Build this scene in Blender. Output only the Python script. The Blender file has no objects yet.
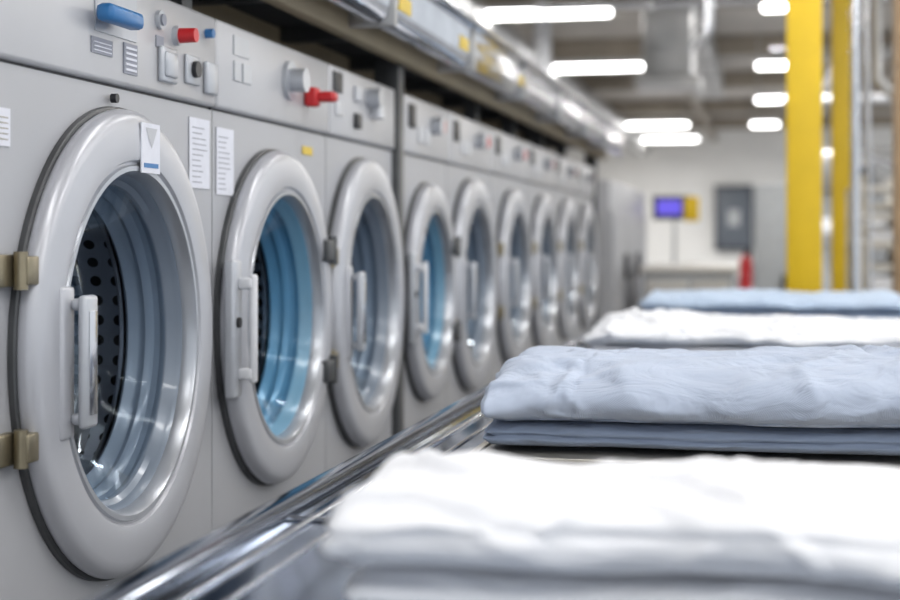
import bpy, bmesh, math, random
from mathutils import Vector, noise
random.seed(4)
S = bpy.context.scene
S.view_settings.view_transform = 'Standard'
ZC = 1.05

# ------------------------------------------------------------ materials
def mat(name, col, rough=.5, metal=0., noise_amt=0., nscale=20, bump=0., bscale=200, emis=None, estr=0, sheen=0, coat=0, rvar=0, trans=0):
    m = bpy.data.materials.new(name); m.use_nodes = True
    nt = m.node_tree; b = nt.nodes['Principled BSDF']
    b.inputs['Base Color'].default_value = (*col, 1)
    b.inputs['Roughness'].default_value = rough
    b.inputs['Metallic'].default_value = metal
    b.inputs['Coat Weight'].default_value = coat
    b.inputs['Sheen Weight'].default_value = sheen
    tc = nt.nodes.new('ShaderNodeTexCoord')
    if noise_amt > 0 or rvar > 0:
        n = nt.nodes.new('ShaderNodeTexNoise'); n.inputs['Scale'].default_value = nscale
        n.inputs['Detail'].default_value = 5
        nt.links.new(tc.outputs['Object'], n.inputs['Vector'])
        if noise_amt > 0:
            r = nt.nodes.new('ShaderNodeValToRGB')
            r.color_ramp.elements[0].position = .3; r.color_ramp.elements[1].position = .7
            r.color_ramp.elements[0].color = (*[max(0, c*(1-noise_amt)) for c in col], 1)
            r.color_ramp.elements[1].color = (*[min(1, c*(1+noise_amt)) for c in col], 1)
            nt.links.new(n.outputs['Fac'], r.inputs['Fac']); nt.links.new(r.outputs['Color'], b.inputs['Base Color'])
        if rvar > 0:
            mr = nt.nodes.new('ShaderNodeMapRange')
            mr.inputs['To Min'].default_value = max(0, rough-rvar); mr.inputs['To Max'].default_value = rough+rvar
            nt.links.new(n.outputs['Fac'], mr.inputs['Value']); nt.links.new(mr.outputs['Result'], b.inputs['Roughness'])
    if bump > 0:
        n2 = nt.nodes.new('ShaderNodeTexNoise'); n2.inputs['Scale'].default_value = bscale
        n2.inputs['Detail'].default_value = 3
        bp = nt.nodes.new('ShaderNodeBump'); bp.inputs['Strength'].default_value = bump; bp.inputs['Distance'].default_value = .002
        nt.links.new(tc.outputs['Object'], n2.inputs['Vector'])
        nt.links.new(n2.outputs['Fac'], bp.inputs['Height']); nt.links.new(bp.outputs['Normal'], b.inputs['Normal'])
    if emis:
        b.inputs['Emission Color'].default_value = (*emis, 1); b.inputs['Emission Strength'].default_value = estr
    return m

def weave(name, col, rough=.85):
    m = mat(name, col, rough, noise_amt=.05, nscale=9, sheen=.15)
    nt = m.node_tree; b = nt.nodes['Principled BSDF']
    tc = nt.nodes.new('ShaderNodeTexCoord')
    w1 = nt.nodes.new('ShaderNodeTexWave'); w1.inputs['Scale'].default_value = 230; w1.bands_direction = 'DIAGONAL'
    w1.inputs['Distortion'].default_value = .6
    n = nt.nodes.new('ShaderNodeTexNoise'); n.inputs['Scale'].default_value = 60; n.inputs['Detail'].default_value = 6
    ad = nt.nodes.new('ShaderNodeMath'); ad.operation = 'ADD'
    mu = nt.nodes.new('ShaderNodeMath'); mu.operation = 'MULTIPLY'; mu.inputs[1].default_value = .3
    bp = nt.nodes.new('ShaderNodeBump'); bp.inputs['Strength'].default_value = .6; bp.inputs['Distance'].default_value = .002
    nt.links.new(tc.outputs['Object'], w1.inputs['Vector']); nt.links.new(tc.outputs['Object'], n.inputs['Vector'])
    nt.links.new(w1.outputs['Fac'], mu.inputs[0]); nt.links.new(mu.outputs[0], ad.inputs[0]); nt.links.new(n.outputs['Fac'], ad.inputs[1])
    nt.links.new(ad.outputs[0], bp.inputs['Height'])
    mp = nt.nodes.new('ShaderNodeMapping'); mp.inputs['Scale'].default_value = (.7, 1.3, 1.2); mp.inputs['Rotation'].default_value = (0, 0, .5)
    n3 = nt.nodes.new('ShaderNodeTexNoise'); n3.inputs['Scale'].default_value = 11; n3.inputs['Detail'].default_value = 3; n3.inputs['Distortion'].default_value = 1.4
    bp2 = nt.nodes.new('ShaderNodeBump'); bp2.inputs['Strength'].default_value = .8; bp2.inputs['Distance'].default_value = .016
    nt.links.new(tc.outputs['Object'], mp.inputs['Vector']); nt.links.new(mp.outputs['Vector'], n3.inputs['Vector'])
    nt.links.new(n3.outputs['Fac'], bp2.inputs['Height']); nt.links.new(bp.outputs['Normal'], bp2.inputs['Normal'])
    nt.links.new(bp2.outputs['Normal'], b.inputs['Normal'])
    return m

def glassmat(name, tint):
    m = bpy.data.materials.new(name); m.use_nodes = True
    nt = m.node_tree; nt.nodes.clear()
    o = nt.nodes.new('ShaderNodeOutputMaterial'); mx = nt.nodes.new('ShaderNodeMixShader')
    t = nt.nodes.new('ShaderNodeBsdfTransparent'); t.inputs[0].default_value = (*tint, 1)
    g = nt.nodes.new('ShaderNodeBsdfGlossy'); g.inputs['Roughness'].default_value = .05; g.inputs[0].default_value = (.8, .88, .95, 1)
    lw = nt.nodes.new('ShaderNodeFresnel'); lw.inputs[0].default_value = 1.3
    f = nt.nodes.new('ShaderNodeMath'); f.operation = 'MULTIPLY'; f.inputs[1].default_value = .25; f.use_clamp = True
    nt.links.new(lw.outputs[0], f.inputs[0])
    nt.links.new(f.outputs[0], mx.inputs[0]); nt.links.new(t.outputs[0], mx.inputs[1]); nt.links.new(g.outputs[0], mx.inputs[2])
    nt.links.new(mx.outputs[0], o.inputs[0])
    return m

def drummat():
    m = bpy.data.materials.new('perforated_drum_steel'); m.use_nodes = True
    nt = m.node_tree; b = nt.nodes['Principled BSDF']
    b.inputs['Metallic'].default_value = .6; b.inputs['Roughness'].default_value = .35
    uv = nt.nodes.new('ShaderNodeTexCoord')
    sc = nt.nodes.new('ShaderNodeVectorMath'); sc.operation = 'MULTIPLY'; sc.inputs[1].default_value = (52, 19, 1)
    fr = nt.nodes.new('ShaderNodeVectorMath'); fr.operation = 'FRACTION'
    sb = nt.nodes.new('ShaderNodeVectorMath'); sb.operation = 'SUBTRACT'; sb.inputs[1].default_value = (.5, .5, 0)
    ln = nt.nodes.new('ShaderNodeVectorMath'); ln.operation = 'LENGTH'
    lt = nt.nodes.new('ShaderNodeMath'); lt.operation = 'LESS_THAN'; lt.inputs[1].default_value = .27
    mx = nt.nodes.new('ShaderNodeMix'); mx.data_type = 'RGBA'
    mx.inputs['A'].default_value = (.36, .39, .45, 1); mx.inputs['B'].default_value = (.004, .004, .005, 1)
    nt.links.new(uv.outputs['UV'], sc.inputs[0]); nt.links.new(sc.outputs[0], fr.inputs[0]); nt.links.new(fr.outputs[0], sb.inputs[0])
    nt.links.new(sb.outputs[0], ln.inputs[0]); nt.links.new(ln.outputs['Value'], lt.inputs[0]); nt.links.new(lt.outputs[0], mx.inputs['Factor'])
    nt.links.new(mx.outputs['Result'], b.inputs['Base Color'])
    return m

M = {}
M['body'] = mat('grey_painted_steel', (.42, .425, .45), .42, .15, noise_amt=.05, nscale=3, bump=.05, bscale=400, rvar=.05)
M['panel'] = mat('control_panel_grey', (.54, .54, .56), .38, .2, noise_amt=.03, nscale=4)
M['ring'] = mat('door_ring_silver', (.48, .49, .53), .32, .25, noise_amt=.04, nscale=6, rvar=.05)
M['gasket'] = mat('gasket_bluegrey', (.20, .24, .30), .30, .1, noise_amt=.05, nscale=12, coat=.25)
M['gasket_blue'] = mat('gasket_blue', (.17, .35, .50), .28, .05, noise_amt=.05, nscale=12, coat=.3)
M['rim'] = mat('inner_rim_satin', (.46, .48, .52), .28, .6, noise_amt=.04)
M['glass'] = glassmat('door_glass', (.84, .89, .93))
M['glass_blue'] = glassmat('door_glass_blue', (.74, .85, .92))
M['drum'] = drummat()
M['black'] = mat('black_plastic', (.02, .02, .024), .4)
M['dark'] = mat('dark_interior', (.03, .032, .036), .7, noise_amt=.2)
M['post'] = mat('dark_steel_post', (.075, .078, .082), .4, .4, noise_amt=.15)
M['white'] = mat('white_plastic', (.64, .65, .68), .35, noise_amt=.02)
M['handle'] = mat('handle_light_grey', (.48, .50, .54), .3, .3, noise_amt=.03)
M['paper'] = mat('paper_white', (.72, .73, .80), .7, noise_amt=.03, nscale=60)
M['ink'] = mat('print_grey', (.30, .31, .36), .7)
M['brass'] = mat('brass_hinge', (.30, .26, .18), .35, .8, noise_amt=.15, nscale=40)
M['blue'] = mat('blue_plastic', (.03, .17, .42), .35)
M['red'] = mat('red_plastic', (.58, .02, .025), .35)
M['yellow_lbl'] = mat('yellow_label', (.7, .5, .05), .5)
M['chrome'] = mat('brushed_stainless', (.60, .61, .64), .16, 1., noise_amt=.08, nscale=8, rvar=.06)
M['rail'] = mat('rail_stainless', (.30, .33, .39), .12, 1., noise_amt=.16, nscale=7, rvar=.06)
M['steel_top'] = mat('polished_steel_top', (.24, .28, .35), .12, 1., noise_amt=.18, nscale=5, rvar=.07)
M['duct'] = mat('galvanised_duct', (.42, .42, .42), .38, .7, noise_amt=.12, nscale=5)
M['tray'] = mat('tray_steel', (.50, .47, .42), .3, .8, noise_amt=.1, nscale=8)
M['beige'] = mat('beige_beam_paint', (.29, .235, .15), .6, noise_amt=.08, nscale=6)
M['beige2'] = mat('ceiling_joist_paint', (.28, .245, .20), .6, noise_amt=.1, nscale=3)
M['yellow'] = mat('yellow_column_paint', (.78, .52, .012), .45, noise_amt=.08, nscale=5)
M['rackwhite'] = mat('rack_white_paint', (.66, .64, .60), .5, noise_amt=.04)
M['cab'] = mat('cabinet_grey', (.46, .48, .50), .45, noise_amt=.05)
M['epanel'] = mat('electrical_panel_grey', (.07, .08, .10), .5, noise_amt=.06)
M['wall'] = mat('white_wall_paint', (.86, .86, .85), .8, noise_amt=.04, nscale=1.2, bump=.1, bscale=80)
M['wallL'] = mat('beige_wall_paint', (.40, .37, .33), .8, noise_amt=.06, nscale=1.2, bump=.1, bscale=80)
M['ceil'] = mat('ceiling_paint', (.48, .455, .42), .8, noise_amt=.15, nscale=1.5, bump=.1, bscale=60)
M['floor'] = mat('floor_epoxy', (.30, .30, .31), .3, noise_amt=.1, nscale=2, bump=.05, bscale=60)
M['lamp'] = mat('lamp_diffuser', (1, 1, 1), .4, emis=(1, .99, .97), estr=10)
M['screen'] = mat('screen_glow', (.05, .03, .3), .3, emis=(.13, .10, .65), estr=1.0)
M['clothwhite'] = weave('white_cotton', (.77, .78, .82))
M['clothwhite2'] = weave('white_linen', (.76, .775, .82))
M['clothblue'] = weave('blue_grey_cotton', (.42, .48, .60))
M['clothblue2'] = weave('deeper_blue_cotton', (.25, .31, .43))
M['clothlight'] = weave('light_blue_cotton', (.48, .59, .75))

# ------------------------------------------------------------ helpers
def link(ob, parent=None):
    S.collection.objects.link(ob)
    if parent: ob.parent = parent
    return ob
def empty(name, loc):
    e = bpy.data.objects.new(name, None); e.empty_display_size = .1
    S.collection.objects.link(e); e.location = loc; return e
def mesh_obj(name, bm, mats, parent=None, smooth=False, angle=None):
    me = bpy.data.meshes.new(name); bm.normal_update(); bm.to_mesh(me); bm.free()
    if not isinstance(mats, (list, tuple)): mats = [mats]
    for m in mats: me.materials.append(m)
    if smooth:
        for p in me.polygons: p.use_smooth = True
    if angle is not None:
        try: me.set_sharp_from_angle(angle=math.radians(angle))
        except Exception: pass
    return link(bpy.data.objects.new(name, me), parent)
def add_box(bm, x0, x1, y0, y1, z0, z1, bev=0, mi=0, seg=2):
    r = bmesh.ops.create_cube(bm, size=1)
    vs = r['verts']
    for v in vs:
        v.co = Vector(((x0+x1)/2+v.co.x*(x1-x0), (y0+y1)/2+v.co.y*(y1-y0), (z0+z1)/2+v.co.z*(z1-z0)))
    fs = set(f for v in vs for f in v.link_faces)
    for f in fs: f.material_index = mi
    if bev > 0:
        es = list(set(e for v in vs for e in v.link_edges))
        bmesh.ops.bevel(bm, geom=es, offset=bev, segments=seg, affect='EDGES', profile=.5, material=mi)
def box(name, x0, x1, y0, y1, z0, z1, m, parent=None, bev=0, seg=2):
    bm = bmesh.new(); add_box(bm, x0, x1, y0, y1, z0, z1, bev, 0, seg)
    return mesh_obj(name, bm, m, parent, smooth=bev > 0, angle=50 if bev > 0 else None)
def boxes(name, lst, m, parent=None, bev=0):
    bm = bmesh.new()
    for b in lst: add_box(bm, *b[:6], bev, b[6] if len(b) > 6 else 0)
    return mesh_obj(name, bm, m, parent, smooth=bev > 0, angle=50 if bev > 0 else None)
def add_cyl(bm, p0, p1, r, seg=24, r2=None, mi=0):
    p0 = Vector(p0); p1 = Vector(p1); d = p1-p0
    q = d.to_track_quat('Z', 'Y')
    res = bmesh.ops.create_cone(bm, cap_ends=True, segments=seg, radius1=r, radius2=r if r2 is None else r2, depth=d.length)
    for v in res['verts']: v.co = q @ v.co + (p0+p1)/2
    for f in set(f for v in res['verts'] for f in v.link_faces): f.material_index = mi
def cyl(name, p0, p1, r, m, parent=None, seg=24, r2=None):
    bm = bmesh.new(); add_cyl(bm, p0, p1, r, seg, r2)
    return mesh_obj(name, bm, m, parent, smooth=True, angle=40)
def lathe(name, prof, m, parent, cy=0, cz=0, seg=96, ang=35, sy=1.0, closed=False):
    """revolve (x,r) about the X axis"""
    bm = bmesh.new(); uvl = bm.loops.layers.uv.new('UVMap')
    n = len(prof); rows = []
    L = [0]
    for i in range(1, n):
        L.append(L[-1]+math.hypot(prof[i][0]-prof[i-1][0], prof[i][1]-prof[i-1][1]))
    for x, r in prof:
        rows.append([bm.verts.new((x, cy+sy*r*math.cos(2*math.pi*k/seg), cz+r*math.sin(2*math.pi*k/seg))) for k in range(seg)])
    for i in range(n-1):
        for k in range(seg):
            k2 = (k+1) % seg
            try:
                f = bm.faces.new((rows[i][k], rows[i][k2], rows[i+1][k2], rows[i+1][k]))
            except Exception: continue
            us = [(k/seg, L[i]/.6), ((k+1)/seg, L[i]/.6), ((k+1)/seg, L[i+1]/.6), (k/seg, L[i+1]/.6)]
            for l, uvv in zip(f.loops, us): l[uvl].uv = uvv
    bmesh.ops.recalc_face_normals(bm, faces=bm.faces[:])
    return mesh_obj(name, bm, m, parent, smooth=True, angle=ang)
def tube(name, pts, r, m, parent=None, res=6):
    cu = bpy.data.curves.new(name, 'CURVE'); cu.dimensions = '3D'; cu.bevel_depth = r; cu.bevel_resolution = 4; cu.resolution_u = res
    sp = cu.splines.new('POLY'); sp.points.add(len(pts)-1)
    for p, q in zip(sp.points, pts): p.co = (*q, 1)
    cu.use_fill_caps = True
    cu.materials.append(m)
    ob = bpy.data.objects.new(name, cu)
    return link(ob, parent)

# ------------------------------------------------------------ washing machine
DZ = .915          # door centre height
PB, PT = 1.246, 1.382
XF = -.82          # front plane of the row

def front_plate(y0, y1, z0, z1, hole, m, parent):
    bm = bmesh.new()
    angs = [2*math.pi*k/96 for k in range(96)]
    for (yy, zz) in ((y0, z0), (y0, z1), (y1, z0), (y1, z1)):
        angs.append(math.atan2(zz-DZ, yy) % (2*math.pi))
    angs = sorted(set(round(a, 5) for a in angs))
    inner, outer, back = [], [], []
    for a in angs:
        c, s = math.cos(a), math.sin(a)
        t = 1e9
        if c > 1e-6: t = min(t, y1/c)
        if c < -1e-6: t = min(t, y0/c)
        if s > 1e-6: t = min(t, (z1-DZ)/s)
        if s < -1e-6: t = min(t, (z0-DZ)/s)
        inner.append(bm.verts.new((0, hole*c, DZ+hole*s)))
        outer.append(bm.verts.new((0, t*c, DZ+t*s)))
        back.append(bm.verts.new((-.02, t*c, DZ+t*s)))
    n = len(angs)
    for i in range(n):
        j = (i+1) % n
        bm.faces.new((inner[i], outer[i], outer[j], inner[j]))
        bm.faces.new((outer[i], back[i], back[j], outer[j]))
    bmesh.ops.recalc_face_normals(bm, faces=bm.faces[:])
    for f in bm.faces:
        if abs(f.normal.x) > .5 and f.normal.x < 0: f.normal_flip()
    return mesh_obj('front_plate', bm, m, parent)

def washer(yc, ya, yb, variant='A', R=.298, sy=1.0, details=None):
    root = empty('washing_machine', (XF, yc, 0))
    y0, y1 = ya-yc+.002, yb-yc-.002
    k = R/.298
    front_plate(y0, y1, .10, PB-.004, .222*k, M['body'], root)
    boxes('cabinet_shell', [(-.80, -.02, y0+.003, y0+.008, .08, PB-.006), (-.80, -.02, y1-.008, y1-.003, .08, PB-.006),
                            (-.80, -.795, y0+.003, y1-.003, .08, PB-.006), (-.80, -.02, y0+.003, y1-.003, PB-.012, PB-.006),
                            (-.80, -.02, y0+.003, y1-.003, .08, .09)], M['body'], root)
    box('plinth', -.78, -.03, y0+.01, y1-.01, 0, .10, M['black'], root)
    box('control_panel', -.79, .008, y0+.001, y1-.001, PB, PT, M['panel'], root, bev=.006)
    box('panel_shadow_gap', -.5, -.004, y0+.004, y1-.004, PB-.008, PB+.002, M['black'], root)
    lathe('door_shadow_ring', [(.0005, .3025*k), (.007, .302*k), (.009, .299*k), (.009, .28*k)], M['post'], root, 0, DZ, sy=sy)  # dark ring imitating the contact shadow between door ring and body
    pr = [(.008, .296), (.014, .299), (.021, .298), (.027, .294), (.031, .288), (.033, .278), (.034, .255), (.034, .240), (.033, .234), (.028, .231), (.028, .228)]
    lathe('door_ring', [(x, r*k) for x, r in pr], M['ring'], root, 0, DZ, sy=sy)
    pri = [(.028, .228), (.032, .226), (.032, .220), (.027, .216), (.012, .214)]
    lathe('door_inner_rim', [(x, r*k) for x, r in pri], M['rim'], root, 0, DZ, sy=sy)
    gm = M['gasket'] if variant == 'A' else M['gasket_blue']
    pr2 = [(.012, .214), (.006, .210), (.0, .209), (-.006, .203), (-.012, .202), (-.018, .205), (-.026, .203), (-.031, .196), (-.036, .194),
           (-.042, .196), (-.048, .194), (-.054, .187), (-.058, .185), (-.062, .188), (-.064, .20)]
    lathe('door_seal', [(x, r*k) for x, r in pr2], gm, root, 0, DZ, sy=sy)
    pg = [(-.004, .206), (-.015, .199), (-.03, .190), (-.05, .180), (-.075, .168), (-.092, .150), (-.10, .12), (-.103, .07), (-.104, .002)]
    lathe('door_glass', [(x, r*k) for x, r in pg], M['glass'] if variant == 'A' else M['glass_blue'], root, 0, DZ, sy=sy)
    prr = [(-.066, .188), (-.070, .190), (-.076, .195), (-.080, .210), (-.080, .236)]
    lathe('drum_mouth_rim', [(x, r*k) for x, r in prr], M['chrome'], root, 0, DZ, sy=sy)
    pd = [(-.080, .236), (-.09, .240), (-.42, .240), (-.44, .232), (-.45, .20), (-.445, .08), (-.43, .03), (-.43, .001)]
    lathe('drum', [(x, r*k) for x, r in pd], M['drum'], root, 0, DZ, sy=sy)
    bm = bmesh.new()
    for a in (80, 200, 320):
        a = math.radians(a); c, s = math.cos(a), math.sin(a)
        add_cyl(bm, (-.12, .222*k*c, DZ+.222*k*s), (-.42, .222*k*c, DZ+.222*k*s), .026, 16, .02)
    mesh_obj('drum_lifters', bm, M['duct'], root, smooth=True, angle=40)
    rr = R*sy
    if variant == 'A':
        for hz in (.098, -.098):
            boxes('hinge', [(.000, .012, -rr-.048, -rr-.004, DZ+hz-.018, DZ+hz+.018),
                            (.010, .030, -rr-.012, -rr+.014, DZ+hz-.016, DZ+hz+.016)], M['brass'], root, bev=.002)
            cyl('hinge_pin', (.020, -rr-.010, DZ+hz-.021), (.020, -rr-.010, DZ+hz+.021), .008, M['brass'], root)
        yy = -.218*k*sy
        boxes('handle_plate', [(.028, .038, yy-.020, yy+.012, DZ-.098, DZ+.078)], M['ring'], root, bev=.004)
        boxes('handle', [(.037, .056, yy-.002, yy+.018, DZ+.050, DZ+.064), (.037, .056, yy-.002, yy+.018, DZ-.082, DZ-.068),
                         (.048, .060, yy-.006, yy+.028, DZ-.086, DZ+.068)], M['handle'], root, bev=.005)
        boxes('handle_inset', [(.060, .0615, yy+.001, yy+.021, DZ-.07, DZ+.05)], M['chrome'], root, bev=.0005)
    else:
        yy = -rr+.015
        boxes('handle_plate', [(.020, .036, yy-.026, yy+.012, DZ-.11, DZ+.10), ], M['handle'], root, bev=.004)
        boxes('handle', [(.034, .056, yy-.006, yy+.016, DZ+.055, DZ+.073), (.034, .056, yy-.006, yy+.016, DZ-.083, DZ-.065),
                         (.050, .060, yy-.002, yy+.018, DZ-.088, DZ+.078)], M['white'], root, bev=.004)
        for hz in (.11, -.11):
            boxes('hinge', [(.018, .044, rr-.08, rr-.02, DZ+hz-.020, DZ+hz+.020)], M['post'], root, bev=.004)
            cyl('hinge_pin', (.037, rr-.03, DZ+hz-.026), (.037, rr-.03, DZ+hz+.026), .009, M['post'], root)
        cyl('lock_button', (.034, yy-.008, DZ+.005), (.040, yy-.008, DZ+.005), .008, M['black'], root)
    if details: details(root, yc)
    else:
        w = y1-y0; b0 = y0
        boxes('panel_controls', [(.008, .014, b0+.05, b0+.11, PB+.06, PB+.115, 0), (.008, .013, b0+.15, b0+.20, PB+.03, PB+.07, 1),
                                 (.008, .013, b0+.22, b0+.27, PB+.03, PB+.07, 1), (.008, .02, b0+w-.14, b0+w-.10, PB+.07, PB+.10, 2)],
              [M['black'], M['white'], M['red']], root, bev=.002)
        cyl('programme_knob', (.008, b0+w*.6, PB+.08), (.035, b0+w*.6, PB+.08), .022, M['handle'], root)
    return root

def det1(root, yc):
    def P(y): return y-yc
    f = .008
    boxes('panel_plates', [(f, f+.002, P(1.715), P(1.775), 1.278, 1.298, 0), (f, f+.002, P(1.81), P(1.852), 1.262, 1.302, 0),
                           (f, f+.002, P(1.725), P(1.850), 1.306, 1.370, 1), (f, f+.002, P(1.915), P(1.94), 1.31, 1.325, 0)],
          [M['ink'], M['handle']], root)
    boxes('label_lines', [(f+.002, f+.003, P(1.72), P(1.77), 1.281+i*.005, 1.2825+i*.005) for i in range(3)] +
          [(f+.002, f+.003, P(1.814), P(1.848), 1.266+i*.007, 1.269+i*.007) for i in range(5)], M['paper'], root)
    boxes('blue_lever', [(f, f+.022, P(1.745), P(1.775), 1.318, 1.338), (f+.012, f+.036, P(1.700), P(1.800), 1.314, 1.336)], M['blue'], root, bev=.007)
    cyl('push_button', (f, P(1.926), 1.347), (f+.006, P(1.926), 1.347), .013, M['handle'], root)
    cyl('push_button', (f+.006, P(1.926), 1.347), (f+.009, P(1.926), 1.347), .008, M['ink'], root)
    cyl('red_knob', (f, P(1.985), 1.333), (f+.032, P(1.985), 1.333), .011, M['red'], root, r2=.010)
    cyl('red_knob_base', (f, P(1.985), 1.333), (f+.008, P(1.985), 1.333), .014, M['handle'], root)
    cyl('blue_button', (f, P(2.105), 1.352), (f+.012, P(2.105), 1.352), .007, M['blue'], root)
    boxes('rocker_switch', [(f, f+.008, P(1.922), P(1.978), 1.263, 1.312)], M['handle'], root, bev=.003)
    boxes('rocker_switch', [(f+.006, f+.012, P(1.930), P(1.970), 1.270, 1.305)], M['handle'], root, bev=.003)
    boxes('key_switch_plate', [(f, f+.005, P(2.018), P(2.070), 1.270, 1.312)], M['handle'], root, bev=.002)
    cyl('key_switch', (f+.005, P(2.046), 1.292), (f+.012, P(2.046), 1.292), .012, M['black'], root)
    boxes('stop_plate', [(f, f+.008, P(2.092), P(2.138), 1.262, 1.310)], M['handle'], root, bev=.003)
    boxes('notice_sheet', [(.001, .002, P(2.055), P(2.135), 1.122, 1.225)], M['paper'], root)
    boxes('notice_text', [(.002, .0023, P(2.066), P(2.066+.03+.03*random.random()), 1.13+i*.008, 1.1315+i*.008) for i in range(11)], M['ink'], root)
    boxes('side_label', [(.001, .002, P(1.49), P(1.526), 1.150, 1.192)], M['paper'], root)
    boxes('side_label_text', [(.002, .0026, P(1.49), P(1.52), 1.157+i*.006, 1.158+i*.006) for i in range(5)], M['brass'], root)
    boxes('door_sticker', [(.034, .0355, P(1.806), P(1.866), 1.133, 1.198, 0), (.0355, .036, P(1.814), P(1.86), 1.140, 1.146, 1)],
          [M['paper'], M['blue']], root)
    bm = bmesh.new()
    v = [bm.verts.new(p) for p in ((.036, P(1.818), 1.192), (.036, P(1.856), 1.192), (.036, P(1.838), 1.165))]
    bm.faces.new(v); mesh_obj('sticker_mark', bm, M['ring'], root)
    cyl('top_catch', (.004, P(1.785), 1.227), (.012, P(1.785), 1.227), .006, M['black'], root)

def det2(root, yc):
    def P(y): return y-yc
    f = .008
    boxes('panel_plates', [(f, f+.002, P(2.22), P(2.29), 1.335, 1.365, 0), (f, f+.003, P(2.22), P(2.25), 1.295, 1.325, 1), (f, f+.003, P(2.26), P(2.30), 1.295, 1.325, 1)],
          [M['handle'], M['handle']], root)
    cyl('knob_base', (f, P(2.495), 1.322), (f+.008, P(2.495), 1.322), .034, M['handle'], root)
    cyl('programme_knob', (f+.008, P(2.495), 1.322), (f+.034, P(2.495), 1.322), .021, M['handle'], root)
    boxes('red_lever', [(f, f+.025, P(2.585), P(2.615), 1.285, 1.32), (f+.02, f+.055, P(2.59), P(2.625), 1.294, 1.312)], M['red'], root, bev=.006)
    boxes('notice_sheet', [(.001, .002, P(2.165), P(2.24), 1.115, 1.218)], M['paper'], root)
    boxes('notice_text', [(.002, .0023, P(2.172), P(2.172+.025+.03*random.random()), 1.123+i*.008, 1.1245+i*.008) for i in range(11)], M['ink'], root)
    boxes('caution_label', [(.001, .002, P(2.60), P(2.66), 1.20, 1.215)], M['yellow_lbl'], root)

def det3(root, yc):
    def P(y): return y-yc
    f = .008
    boxes('panel_controls', [(f, f+.004, P(2.77), P(2.83), 1.33, 1.37, 0), (f, f+.004, P(2.785), P(2.83), 1.285, 1.315, 1),
                             (f, f+.008, P(2.92), P(2.96), 1.325, 1.355, 1), (f, f+.008, P(2.92), P(2.96), 1.27, 1.30, 0), (f, f+.02, P(3.05), P(3.10), 1.30, 1.33, 1)],
          [M['black'], M['white']], root, bev=.002)
    cyl('programme_knob', (f, P(3.03), 1.34), (f+.03, P(3.03), 1.34), .02, M['handle'], root)

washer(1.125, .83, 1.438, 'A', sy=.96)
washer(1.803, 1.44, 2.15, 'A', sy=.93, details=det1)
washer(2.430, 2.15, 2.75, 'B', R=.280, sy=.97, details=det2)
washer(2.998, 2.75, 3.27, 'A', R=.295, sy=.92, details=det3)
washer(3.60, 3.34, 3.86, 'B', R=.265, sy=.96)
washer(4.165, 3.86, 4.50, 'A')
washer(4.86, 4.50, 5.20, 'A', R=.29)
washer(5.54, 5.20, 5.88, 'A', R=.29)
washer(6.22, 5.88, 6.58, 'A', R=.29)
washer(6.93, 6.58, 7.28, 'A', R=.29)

e = empty('dryer_cabinet', (XF, 9.1, 0))
box('cabinet_body', -.8, 0, -1.0, 1.4, .08, 1.36, M['body'], e, bev=.01)
box('plinth', -.78, -.02, -.98, 1.38, 0, .08, M['black'], e)
boxes('cabinet_doors', [(0, .015, -.97, -.2, .15, 1.2), (0, .015, -.17, .6, .15, 1.2), (0, .015, .63, 1.37, .15, 1.2)], M['body'], e, bev=.005)
boxes('door_grips', [(.015, .04, -.28, -.25, .8, .95), (.015, .04, .5, .53, .8, .95)], M['black'], e, bev=.003)

# ------------------------------------------------------------ overhead service rack above the machines
e = empty('overhead_service_rack', (-1.2, 0, 0))
def L(x): return x+1.2
bm = bmesh.new()
for (y, w) in ((.78, .05), (3.305, .05), (7.36, .06)):
    add_box(bm, L(-.865), L(-.806), y-w/2, y+w/2, 0, 1.50, .003)
for y in (.78, 3.305, 7.36):
    add_box(bm, L(-1.72), L(-1.66), y-.03, y+.03, 0, 1.50, .003)
for y in (2.15, 4.5, 5.2, 5.88, 6.58):
    add_box(bm, L(-.90), L(-.86), y-.02, y+.02, 1.383, 1.50)
mesh_obj('posts', bm, M['post'], e, smooth=True, angle=50)
box('deck', L(-1.74), L(-.76), .7, 7.6, 1.50, 1.53, M['dark'], e)
boxes('long_beams', [(L(-.815), L(-.785), .7, 7.6, 1.440, 1.495), (L(-1.12), L(-1.02), .7, 7.6, 1.455, 1.50), (L(-1.40), L(-1.33), .7, 7.6, 1.45, 1.50), (L(-1.66), L(-1.60), .7, 7.6, 1.45, 1.50)], M['beige'], e, bev=.003)
boxes('cross_joists', [(L(-1.72), L(-.82), y-.02, y+.02, 1.47, 1.50) for y in [.9+.55*i for i in range(12)]], M['post'], e)
box('back_sheet', L(-1.76), L(-1.74), .7, 7.6, 0, 1.53, M['dark'], e)
bm = bmesh.new()
prof = [(-.755, 1.57), (-.755, 1.480), (-.748, 1.466), (-.722, 1.464), (-.710, 1.474), (-.704, 1.51), (-.706, 1.552), (-.696, 1.568), (-.680, 1.572), (-.676, 1.562)]
rows = []
for y in (.7, 7.6):
    rows.append([bm.verts.new((L(x), y, z)) for x, z in prof])
for i in range(len(prof)-1): bm.faces.new((rows[0][i], rows[0][i+1], rows[1][i+1], rows[1][i]))
g = mesh_obj('gutter_channel', bm, M['chrome'], e, smooth=True, angle=60)
sm = g.modifiers.new('t', 'SOLIDIFY'); sm.thickness = .003
boxes('gutter_brackets', [(L(-.79), L(-.694), y-.012, y+.012, 1.455, 1.585) for y in [1.2+.8*i for i in range(8)]], M['duct'], e, bev=.002)
boxes('caution_labels', [(L(-.7025), L(-.699), y-.05, y+.05, 1.495, 1.525) for y in (2.3, 2.9, 3.5, 4.4)], M['yellow_lbl'], e)
bm = bmesh.new()
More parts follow.
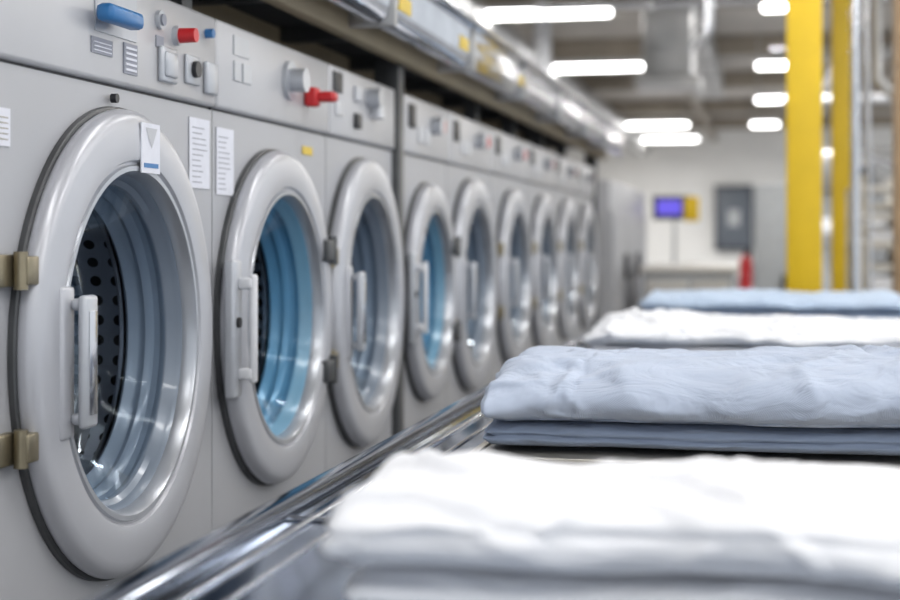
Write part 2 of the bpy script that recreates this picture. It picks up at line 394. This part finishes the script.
add_cyl(bm, (L(-.80), .7, 1.60), (L(-.80), 7.6, 1.60), .018, 16)
for y in (1, 3, 5, 7): add_box(bm, L(-.83), L(-.77), y-.01, y+.01, 1.53, 1.63)
mesh_obj('pipes', bm, M['chrome'], e, smooth=True, angle=40)

# ------------------------------------------------------------ folding table
TZ = .77
e = empty('folding_table', (0, 3.0, 0))
def Y(y): return y-3.0
box('table_top', -.47, .80, Y(.72), Y(5.45), TZ-.03, TZ, M['steel_top'], e, bev=.003)
bm = bmesh.new()
prof = [(-.462, TZ+.001), (-.464, TZ+.010), (-.470, TZ+.013), (-.490, TZ+.013), (-.498, TZ+.008), (-.500, TZ-.004), (-.500, TZ-.055), (-.49, TZ-.06), (-.47, TZ-.06)]
rows = [[bm.verts.new((x, Y(y), z)) for x, z in prof] for y in (.715, 5.455)]
for i in range(len(prof)-1): bm.faces.new((rows[0][i], rows[0][i+1], rows[1][i+1], rows[1][i]))
mesh_obj('edge_rail', bm, M['rail'], e, smooth=True, angle=40)
boxes('inner_rib', [(-.440, -.434, Y(.72), Y(5.45), TZ, TZ+.004), (-.405, -.400, Y(.72), Y(5.45), TZ, TZ+.003)], M['chrome'], e, bev=.001)
boxes('section_seams', [(-.462, .80, Y(y)-.010, Y(y)+.010, TZ, TZ+.003) for y in (1.42, 2.5, 3.0, 4.2)], M['rail'], e, bev=.001)
boxes('seam_gaps', [(-.462, .80, Y(y)-.0015, Y(y)+.0015, TZ+.003, TZ+.0036) for y in (1.42, 2.5, 3.0, 4.2)], M['black'], e)
boxes('shallow_tray', [(-.36, .70, Y(1.76), Y(2.42), TZ, TZ+.002), (-.365, .70, Y(1.755), Y(1.765), TZ, TZ+.006),
                       (-.365, .70, Y(1.80), Y(1.806), TZ+.001, TZ+.005), (-.365, .70, Y(1.85), Y(1.856), TZ+.001, TZ+.005),
                       (-.372, -.362, Y(1.755), Y(2.42), TZ, TZ+.004)], M['tray'], e, bev=.0008)
bm = bmesh.new()
for x in (-.44, .74):
    for y in (.8, 3.0, 5.35): add_box(bm, x-.02, x+.02, Y(y)-.02, Y(y)+.02, 0, TZ-.03, .003)
for x in (-.44, .74): add_box(bm, x-.012, x+.012, Y(.8), Y(5.35), .22, .25)
mesh_obj('legs', bm, M['chrome'], e, smooth=True, angle=50)
box('lower_shelf', -.43, .73, Y(.85), Y(5.3), .24, .255, M['duct'], e)

# ------------------------------------------------------------ folded garments
def fbm(x, y, z, o=3):
    v = 0; a = 1
    for i in range(o):
        v += a*noise.noise(Vector((x, y, z))); x *= 2.1; y *= 2.1; z *= 2.1; a *= .5
    return v
def ridge(v, k):
    v = max(0, 1-abs(v)*k); return v*v*(3-2*v)
def layer(bm, x0, x1, y0, y1, z0, tf, tb, seed, amp=.005, grooves=(), nx=240, nj=160, er=.04, emin=.35, ex=2.6, mi=0, dome=0.0, seam=None, rise=0.0, wav=0.0, crease=.7, ws=1.0, droop=0.0, minz=None):
    rows = []; Lx = x1-x0
    if minz is None: minz = z0-droop*1.6
    for i in range(nx+1):
        s = i/nx
        s = s - .07*math.sin(2*math.pi*s)
        x = x0+Lx*s
        de = min(x-x0, x1-x)
        e_ = 1.0
        if de < er: e_ = emin+(1-emin)*math.sqrt(max(0, 1-((er-de)/er)**2))
        jy0 = y0+.014*fbm(x*6, seed, 1, 2); jy1 = y1+.016*fbm(x*4, seed, 7, 2)
        cy = (jy0+jy1)/2; hy = (jy1-jy0)/2*(.95+.05*e_)
        row = []
        thick = 1+wav*fbm(x*3.6, seed*2, 3, 2)+rise*(s-.3)
        dn = .5+.9*fbm(x*7, seed*5, 2, 2)
        for j in range(nj):
            a = 2*math.pi*j/nj
            ca, sa = math.cos(a), math.sin(a)
            cc = math.copysign(abs(ca)**(2/ex), ca); ss = math.copysign(abs(sa)**(2/ex), sa)
            yy = cy+hy*cc
            w = (cc+1)/2
            h = (tf*(1-w)+tb*w)*thick + dome*math.sin(math.pi*w)*(.6+.4*math.sin(3*s+seed))
            zz = z0+h*(.5+.5*ss*e_)
            q = fbm(x*4*ws+seed, yy*7*ws, zz*9+seed, 2)
            wx = x+.07*fbm(x*4, yy*4, seed, 2)
            wy = yy+.05*fbm(x*3, yy*3, seed+4, 2)
            rd = ridge(fbm(wx*4*ws+seed*3+wy*6, wy*6-wx*3, zz*6, 2), 3.4)
            rd2 = ridge(fbm(wx*6*ws-wy*7+seed, wy*8+wx*5, zz*12+3, 2), 4.4)
            df = ridge(math.sin((wx*1.0+wy*.9)*26*ws+2.5*q+seed)*.9, 1.6)*max(0, fbm(x*3+seed, yy*3, 5, 2)+.25)
            d = amp*q + amp*crease*rd*.8 + amp*crease*.45*rd2 + amp*crease*.9*df
            top = max(0, ss)
            gd = 0
            for (gz, gw, gdp) in grooves:
                zc_ = z0+h*gz+.005*fbm(x*5, gz*9+seed, 2, 2)
                gd += gdp*math.exp(-((zz-zc_)/gw)**2)
            ydir = -1 if cc < 0 else 1
            yy += ydir*(d*abs(cc)*1.3) - ydir*gd*abs(cc)
            zz += d*top*e_
            if droop:
                zz -= droop*(max(0, 1-de/.07)**2*.9+max(0, 1-w/.22)**2*max(0, dn))
            xx = x
            if de < .05:
                k = (1-de/.05)
                xx += (1 if x-x0 < x1-x else -1)*(gd*k*1.2 + .008*fbm(yy*9, zz*20, seed, 2)*k)
            if seam is not None:
                sx = seam+.25*(yy-y0)+.02*math.sin((zz-z0)*40)
                dd = (x-sx)
                if -.03 < dd < .03:
                    b_ = .0014*math.exp(-(dd/.005)**2)-.0026*math.exp(-((dd-.009)/.0035)**2)
                    zz += b_*top; yy += ydir*b_*abs(cc)
            if zz < minz: zz = minz
            row.append(bm.verts.new((xx, yy, zz)))
        rows.append(row)
    for i in range(nx):
        for j in range(nj):
            k = (j+1) % nj
            f = bm.faces.new((rows[i][j], rows[i][k], rows[i+1][k], rows[i+1][j])); f.material_index = mi
    for rw in (rows[0], rows[-1]):     # rounded end caps
        c = sum((v.co for v in rw), Vector())/nj
        sgn = -1 if rw is rows[0] else 1
        prev = rw
        for (kk, off) in ((.93, .006), (.75, .009), (.4, .010)):
            cur = [bm.verts.new(c+(v.co-c)*kk+Vector((sgn*off, 0, 0))) for v in rw]
            for j in range(nj):
                k = (j+1) % nj
                f = bm.faces.new((prev[j], prev[k], cur[k], cur[j])); f.material_index = mi
            prev = cur
        f = bm.faces.new(prev); f.material_index = mi
def stack(name, mats, layers):
    bm = bmesh.new()
    for l in layers: layer(bm, **l)
    bmesh.ops.recalc_face_normals(bm, faces=bm.faces[:])
    return mesh_obj(name, bm, mats, None, smooth=True)

T = TZ+.0055
stack('folded_white_garment_stack', [M['clothwhite']], [
    dict(x0=-.280, x1=.42, y0=.985, y1=1.27, z0=T, tf=.050, tb=.044, seed=3.1, amp=.003, grooves=((.45, .003, .010),), er=.02, emin=.6),
    dict(x0=-.290, x1=.44, y0=.972, y1=1.255, z0=T+.045, tf=.062, tb=.045, seed=8.7, amp=.0085, grooves=((.26, .003, .010), (.60, .003, .004)), dome=.003, ex=2.7, er=.03, emin=.6, crease=.95, droop=.006)])
T2 = T
stack('folded_blue_garment_stack', [M['clothblue'], M['clothblue2']], [
    dict(x0=-.352, x1=.46, y0=1.905, y1=2.23, z0=T2, tf=.036, tb=.034, seed=1.3, amp=.0025, grooves=((.5, .002, .008),), mi=1, er=.012, emin=.8, ex=3.4),
    dict(x0=-.350, x1=.48, y0=1.885, y1=2.28, z0=T2+.028, tf=.079, tb=.081, seed=5.9, amp=.0095, grooves=((.20, .003, .009),), ex=2.4, er=.032, emin=.62, seam=-.265, rise=.20, wav=.08, crease=.95, droop=.006)])
stack('folded_white_garment_stack', [M['clothwhite2']], [
    dict(x0=-.385, x1=.62, y0=3.35, y1=3.78, z0=T, tf=.036, tb=.036, seed=2.2, amp=.004, grooves=((.5, .003, .012),), er=.015, emin=.7, nx=160, nj=100),
    dict(x0=-.395, x1=.62, y0=3.34, y1=3.80, z0=T+.030, tf=.044, tb=.054, seed=9.4, amp=.012, grooves=((.4, .003, .010),), er=.04, emin=.45, nx=160, nj=100, dome=.003, wav=.22, ws=1.3, droop=.012)])
stack('folded_blue_garment_stack', [M['clothlight'], M['clothwhite2']], [
    dict(x0=-.375, x1=.43, y0=4.78, y1=5.18, z0=T, tf=.043, tb=.043, seed=4.2, amp=.004, grooves=((.5, .004, .014),), er=.015, emin=.7, nx=140, nj=90),
    dict(x0=-.385, x1=.44, y0=4.77, y1=5.20, z0=T+.040, tf=.050, tb=.054, seed=6.4, amp=.011, grooves=((.35, .003, .012),), er=.04, emin=.45, nx=140, nj=90, wav=.2, droop=.012)])

# ------------------------------------------------------------ hall
FW = 34.0; CZ = 3.5
box('floor', -5.2, 6.0, -3, FW+.2, -.1, 0, M['floor'])
box('ceiling', -5.2, 6.0, -3, FW+.2, CZ, CZ+.1, M['ceil'])
box('wall_far', -5.2, 6.0, FW, FW+.2, 0, CZ, M['wall'])
box('wall_left', -5.2, -5.0, -3, FW, 0, CZ, M['wallL'])
box('baseboard_far', -5.0, 6.0, FW-.03, FW, 0, .12, M['epanel'])

e = empty('ceiling_beams', (0, 15, 3.3))
bm = bmesh.new()
for y in (5, 8.5, 11, 14.6, 18.5, 22.5, 27, 31):
    add_box(bm, -5, 6, y-15-.07, y-15+.07, -.05, .19, 0)
for x in (-3.4, -1.1, 1.6): add_box(bm, x-.06, x+.06, -17, 18.9, -.12, .0, 0)
mesh_obj('beams', bm, M['beige2'], e)

def lamp(x, y, power=22, w=1.2):
    r = empty('ceiling_light', (x, y, 3.02))
    box('housing', -w/2-.02, w/2+.02, -.09, .09, .02, .07, M['white'], r, bev=.01)
    box('diffuser', -w/2, w/2, -.08, .08, -.03, .02, M['lamp'], r, bev=.015)
    bm = bmesh.new()
    for s in (-.45, .45): add_cyl(bm, (s*w, 0, .07), (s*w, 0, CZ-3.02), .008, 8)
    mesh_obj('hangers', bm, M['duct'], r)
    if power:
        ld = bpy.data.lights.new('tube_light', 'AREA'); ld.shape = 'RECTANGLE'; ld.size = w; ld.size_y = .16; ld.energy = power; ld.color = (1, .98, .95)
        lo = bpy.data.objects.new('tube_light', ld); lo.location = (0, 0, -.05); link(lo, r)
for y in (-1.2, .9, 3.2, 5.6, 9.0):  # near rows out of view, added for their light on the foreground
    lamp(.75, y, 15, 1.5); lamp(-1.9, y, 20, 1.2) if y > 7 else lamp(-.9, y, 11, 1.2)
    lamp(3.2, y, 32, 1.5)
for y in (13.1, 17.4, 26.6, 30.5): lamp(-1.92, y, 65)
for x, y, w in ((.15, 13.1, .34), (.10, 17.6, .38), (.13, 22.0, .5), (0, 26.8, .46)): lamp(x, y, 60, w)
for y in (15, 24, 30): lamp(3.4, y, 150); lamp(-3.8, y, 100)  # unseen outer rows, added to brighten the far wall and hall

e = empty('ventilation_duct', (-.78, 12.5, 0))
bm = bmesh.new()
add_box(bm, -.2, .2, -.2, .25, 2.35, 3.45, .02); add_box(bm, -.26, .26, -.26, .31, 2.27, 2.36, .01)
add_box(bm, -.2, .2, -.2, 9, 3.0, 3.35, .02)
for yy in (1.5, 3, 4.5, 6): add_box(bm, -.22, .22, yy-.03, yy+.03, 2.98, 3.37, .005)
mesh_obj('duct', bm, M['duct'], e, smooth=True, angle=50)
e = empty('ventilation_duct', (-2.6, 12.5, 0))
bm = bmesh.new(); add_cyl(bm, (0, -3, 3.0), (0, 20, 3.0), .2, 32)
for yy in range(-2, 20, 2): add_cyl(bm, (0, yy-.02, 3.0), (0, yy+.02, 3.0), .22, 32)
mesh_obj('duct', bm, M['duct'], e, smooth=True, angle=40)
e = empty('steam_pipes', (-.36, 10, 0))
tube('pipe_a', [(0, 0, 3.45), (0, 0, 2.45), (-.02, 0, 2.38), (-.1, 0, 2.3)], .03, M['chrome'], e)
tube('pipe_b', [(-.55, .3, 3.45), (-.5, .3, 2.9), (-.42, .3, 2.7), (-.40, .3, 2.6)], .03, M['chrome'], e)
tube('pipe_c', [(-1.3, 1, 2.75), (1.8, 1, 2.75)], .03, M['chrome'], e)
tube('pipe_d', [(-1.78, 4.6, 3.45), (-1.78, 4.6, 2.65), (-1.74, 4.6, 2.55)], .09, M['white'], e)
tube('pipe_e', [(.95, -1.6, 3.45), (.95, -1.6, 1.9), (1.1, -1.6, 1.75), (1.1, -1.6, 1.2)], .03, M['duct'], e)
tube('pipe_f', [(.4, 2.2, 2.5), (2.6, 2.2, 2.5)], .05, M['duct'], e)
tube('pipe_g', [(.5, 3.5, 2.25), (3.2, 3.5, 2.25)], .04, M['white'], e)
tube('pipe_h', [(-.75, .6, 3.0), (.5, .6, 3.2), (1.2, .6, 3.2)], .04, M['duct'], e)
tube('pipe_i', [(.92, 0, 3.45), (.92, 0, 2.5), (.92, 1.5, 2.4), (.92, 9, 2.4)], .05, M['duct'], e)
tube('pipe_j', [(1.05, .8, 3.45), (1.05, .8, 1.6), (1.4, .8, 1.5)], .035, M['chrome'], e)

e = empty('yellow_column', (.152, 6.15, 0))
boxes('h_profile', [(-.068, .068, -.08, -.06, 0, CZ-.01), (-.068, .068, .06, .08, 0, CZ-.01), (-.012, .012, -.06, .06, 0, CZ-.01)], M['yellow'], e, bev=.002)
box('base_plate', -.13, .13, -.13, .13, 0, .02, M['yellow'], e)
e = empty('yellow_column', (.40, 8.3, 0))
boxes('h_profile', [(-.05, .05, -.06, -.045, 0, CZ-.01), (-.05, .05, .045, .06, 0, CZ-.01), (-.01, .01, -.045, .045, 0, CZ-.01)], M['yellow'], e, bev=.002)
box('base_plate', -.10, .10, -.10, .10, 0, .02, M['yellow'], e)
e = empty('steel_pole', (.345, 6.1, 0))
cyl('pole', (0, 0, .02), (0, 0, CZ-.01), .019, M['chrome'], e)
cyl('foot', (0, 0, 0), (0, 0, .02), .06, M['chrome'], e)
tube('cable', [(.06, .1, .02), (.065, .1, 1.2), (.05, .1, 1.9), (.075, .1, 2.6), (.06, .1, 3.48)], .008, M['chrome'], e)
e = empty('timber_post', (.60, 6.7, 0))
box('post', -.06, .06, -.06, .06, 0, CZ-.01, mat('timber', (.36, .25, .15), .6, noise_amt=.2, nscale=14), e, bev=.004)
box('foot_plate', -.08, .08, -.08, .08, 0, .015, M['duct'], e)

# tall linen trolley, white tubular frame with shelves
e = empty('linen_trolley', (.62, 7.3, 0))
bm = bmesh.new()
for x in (-.22, .55):
    for y in (-.2, .2): add_cyl(bm, (x, y, .08), (x, y, 1.28), .016, 12)
for z in (.30, .70, 1.02, 1.14, 1.27):
    for y in (-.2, .2): add_cyl(bm, (-.22, y, z), (.55, y, z), .015, 12)
    for x in (-.22, .55): add_cyl(bm, (x, -.2, z), (x, .2, z), .013, 12)
mesh_obj('frame', bm, M['rackwhite'], e, smooth=True, angle=40)
boxes('shelves', [(-.21, .54, -.19, .19, .27, .30), (-.21, .54, -.19, .19, .69, .71), (-.21, .54, -.19, .19, 1.01, 1.03)], M['rackwhite'], e)
boxes('folded_linen', [(-.15, .15, -.16, .16, 1.031, 1.09), (.2, .5, -.16, .16, 1.031, 1.11), (-.15, .15, -.16, .16, .711, .86)], M['clothwhite2'], e, bev=.015)
bm = bmesh.new()
for x in (-.22, .55):
    for y in (-.2, .2): add_cyl(bm, (x-.012, y, .04), (x+.012, y, .04), .04, 20)
mesh_obj('castors', bm, M['black'], e, smooth=True, angle=40)

e = empty('storage_rack', (.95, 9.0, 0))
bm = bmesh.new()
for x in (-.42, -.22, .12, .62):
    for y in (-.3, .3): add_box(bm, x-.022, x+.022, y-.022, y+.022, 0, 1.40)
for z in (.25, .62, .88, 1.00, 1.22): add_box(bm, -.44, .64, -.32, .32, z-.018, z+.018)
mesh_obj('frame', bm, M['rackwhite'], e)
boxes('linen_bundles', [(-.4, -.25, -.25, .25, 1.02, 1.12), (-.18, .08, -.25, .25, 1.02, 1.17), (.18, .5, -.25, .25, 1.02, 1.12), (-.4, -.05, -.25, .25, .64, .82), (.18, .5, -.25, .25, .64, .8)], M['cab'], e, bev=.02)
e = empty('ironing_press', (1.2, 14.5, 0))
box('press_body', -.75, .9, -.5, .5, .1, 1.45, M['cab'], e, bev=.03)
box('press_hood', -.80, .95, -.55, .4, 1.45, 1.85, M['duct'], e, bev=.05)
box('press_feet', -.7, .85, -.4, .4, 0, .1, M['black'], e)
box('press_display', -.5, -.25, -.56, -.54, 1.52, 1.68, M['epanel'], e, bev=.005)
cyl('press_roller', (-.7, -.52, 1.1), (.85, -.52, 1.1), .12, M['white'], e)
e = empty('storage_locker', (.12, 10.4, 0))
box('carcass', -.19, .24, -.25, .25, 0, 1.40, M['cab'], e, bev=.01)
boxes('locker_doors', [(-.18, .02, -.265, -.25, .08, 1.36), (.03, .23, -.265, -.25, .08, 1.36)], M['cab'], e, bev=.004)
boxes('locker_handles', [(-.01, .01, -.28, -.265, .7, .8), (.04, .06, -.28, -.265, .7, .8)], M['black'], e)
e = empty('work_bench', (-.42, 9.3, 0))
box('bench_top', -.30, .26, -.5, .6, .84, .875, M['rackwhite'], e, bev=.005)
boxes('bench_drawers', [(-.28, .24, -.46, .56, .1, .84), ], M['cab'], e, bev=.005)
boxes('drawer_fronts', [(-.26, -.02, -.475, -.46, .62, .8), (0, .22, -.475, -.46, .62, .8)], M['rackwhite'], e, bev=.004)
boxes('bench_feet', [(-.27, -.23, -.44, -.40, 0, .1), (.19, .23, -.44, -.40, 0, .1), (-.27, -.23, .50, .54, 0, .1), (.19, .23, .50, .54, 0, .1)], M['post'], e)
e = empty('touchscreen_terminal', (-.60, 10.6, 0))
box('screen_frame', -.17, .10, -.04, .02, 1.17, 1.34, M['post'], e, bev=.008)
box('screen', -.14, .03, -.045, -.04, 1.205, 1.31, M['screen'], e)
box('yellow_side_box', .05, .15, -.055, .03, 1.16, 1.33, M['yellow'], e, bev=.006)
cyl('stand', (-.02, 0, .02), (-.02, 0, 1.18), .012, M['cab'], e)
cyl('stand_foot', (-.02, 0, 0), (-.02, 0, .02), .15, M['post'], e)
e = empty('electrical_cabinet', (-.65, FW, 0))
box('cabinet_box', -.45, .40, -.22, 0, .75, 2.2, M['epanel'], e, bev=.01)
boxes('cabinet_door_trim', [(-.36, .31, -.235, -.22, .85, 2.1)], mat('panel_face', (.12, .14, .17), .5, noise_amt=.05), e, bev=.004)
box('cabinet_label', -.15, .1, -.245, -.235, 1.3, 1.65, M['cab'], e)
e = empty('fire_extinguisher', (-.15, 12.2, 0))
bm = bmesh.new(); add_cyl(bm, (0, 0, .0), (0, 0, .75), .02, 12); add_box(bm, -.08, .08, -.02, .06, 0, .02)
mesh_obj('stand', bm, M['post'], e, smooth=True, angle=40)
bm = bmesh.new(); add_cyl(bm, (0, -.07, .62), (0, -.07, .86), .05, 24); add_cyl(bm, (0, -.07, .86), (0, -.07, .91), .05, 24, .02)
mesh_obj('bottle', bm, M['red'], e, smooth=True, angle=40)
bm = bmesh.new(); add_box(bm, -.015, .05, -.085, -.055, .91, .95); add_cyl(bm, (.04, -.07, .92), (.07, -.07, .7), .008, 8)
mesh_obj('valve', bm, M['black'], e)

w = bpy.data.worlds.new('World'); S.world = w; w.use_nodes = True
nt = w.node_tree; bg = nt.nodes['Background']
bg.inputs[0].default_value = (.90, .95, 1.0, 1); bg.inputs[1].default_value = 1.03

# ------------------------------------------------------------ camera
cd = bpy.data.cameras.new('camera'); cd.lens = 60; cd.sensor_width = 36
cd.shift_y = -63/900
cd.clip_start = .05
cd.dof.use_dof = True; cd.dof.focus_distance = 1.88; cd.dof.aperture_fstop = 3.5
co = bpy.data.objects.new('camera', cd); co.location = (0, 0, ZC)
co.rotation_euler = (math.pi/2, 0, math.atan(315/1500))
S.collection.objects.link(co); S.camera = co
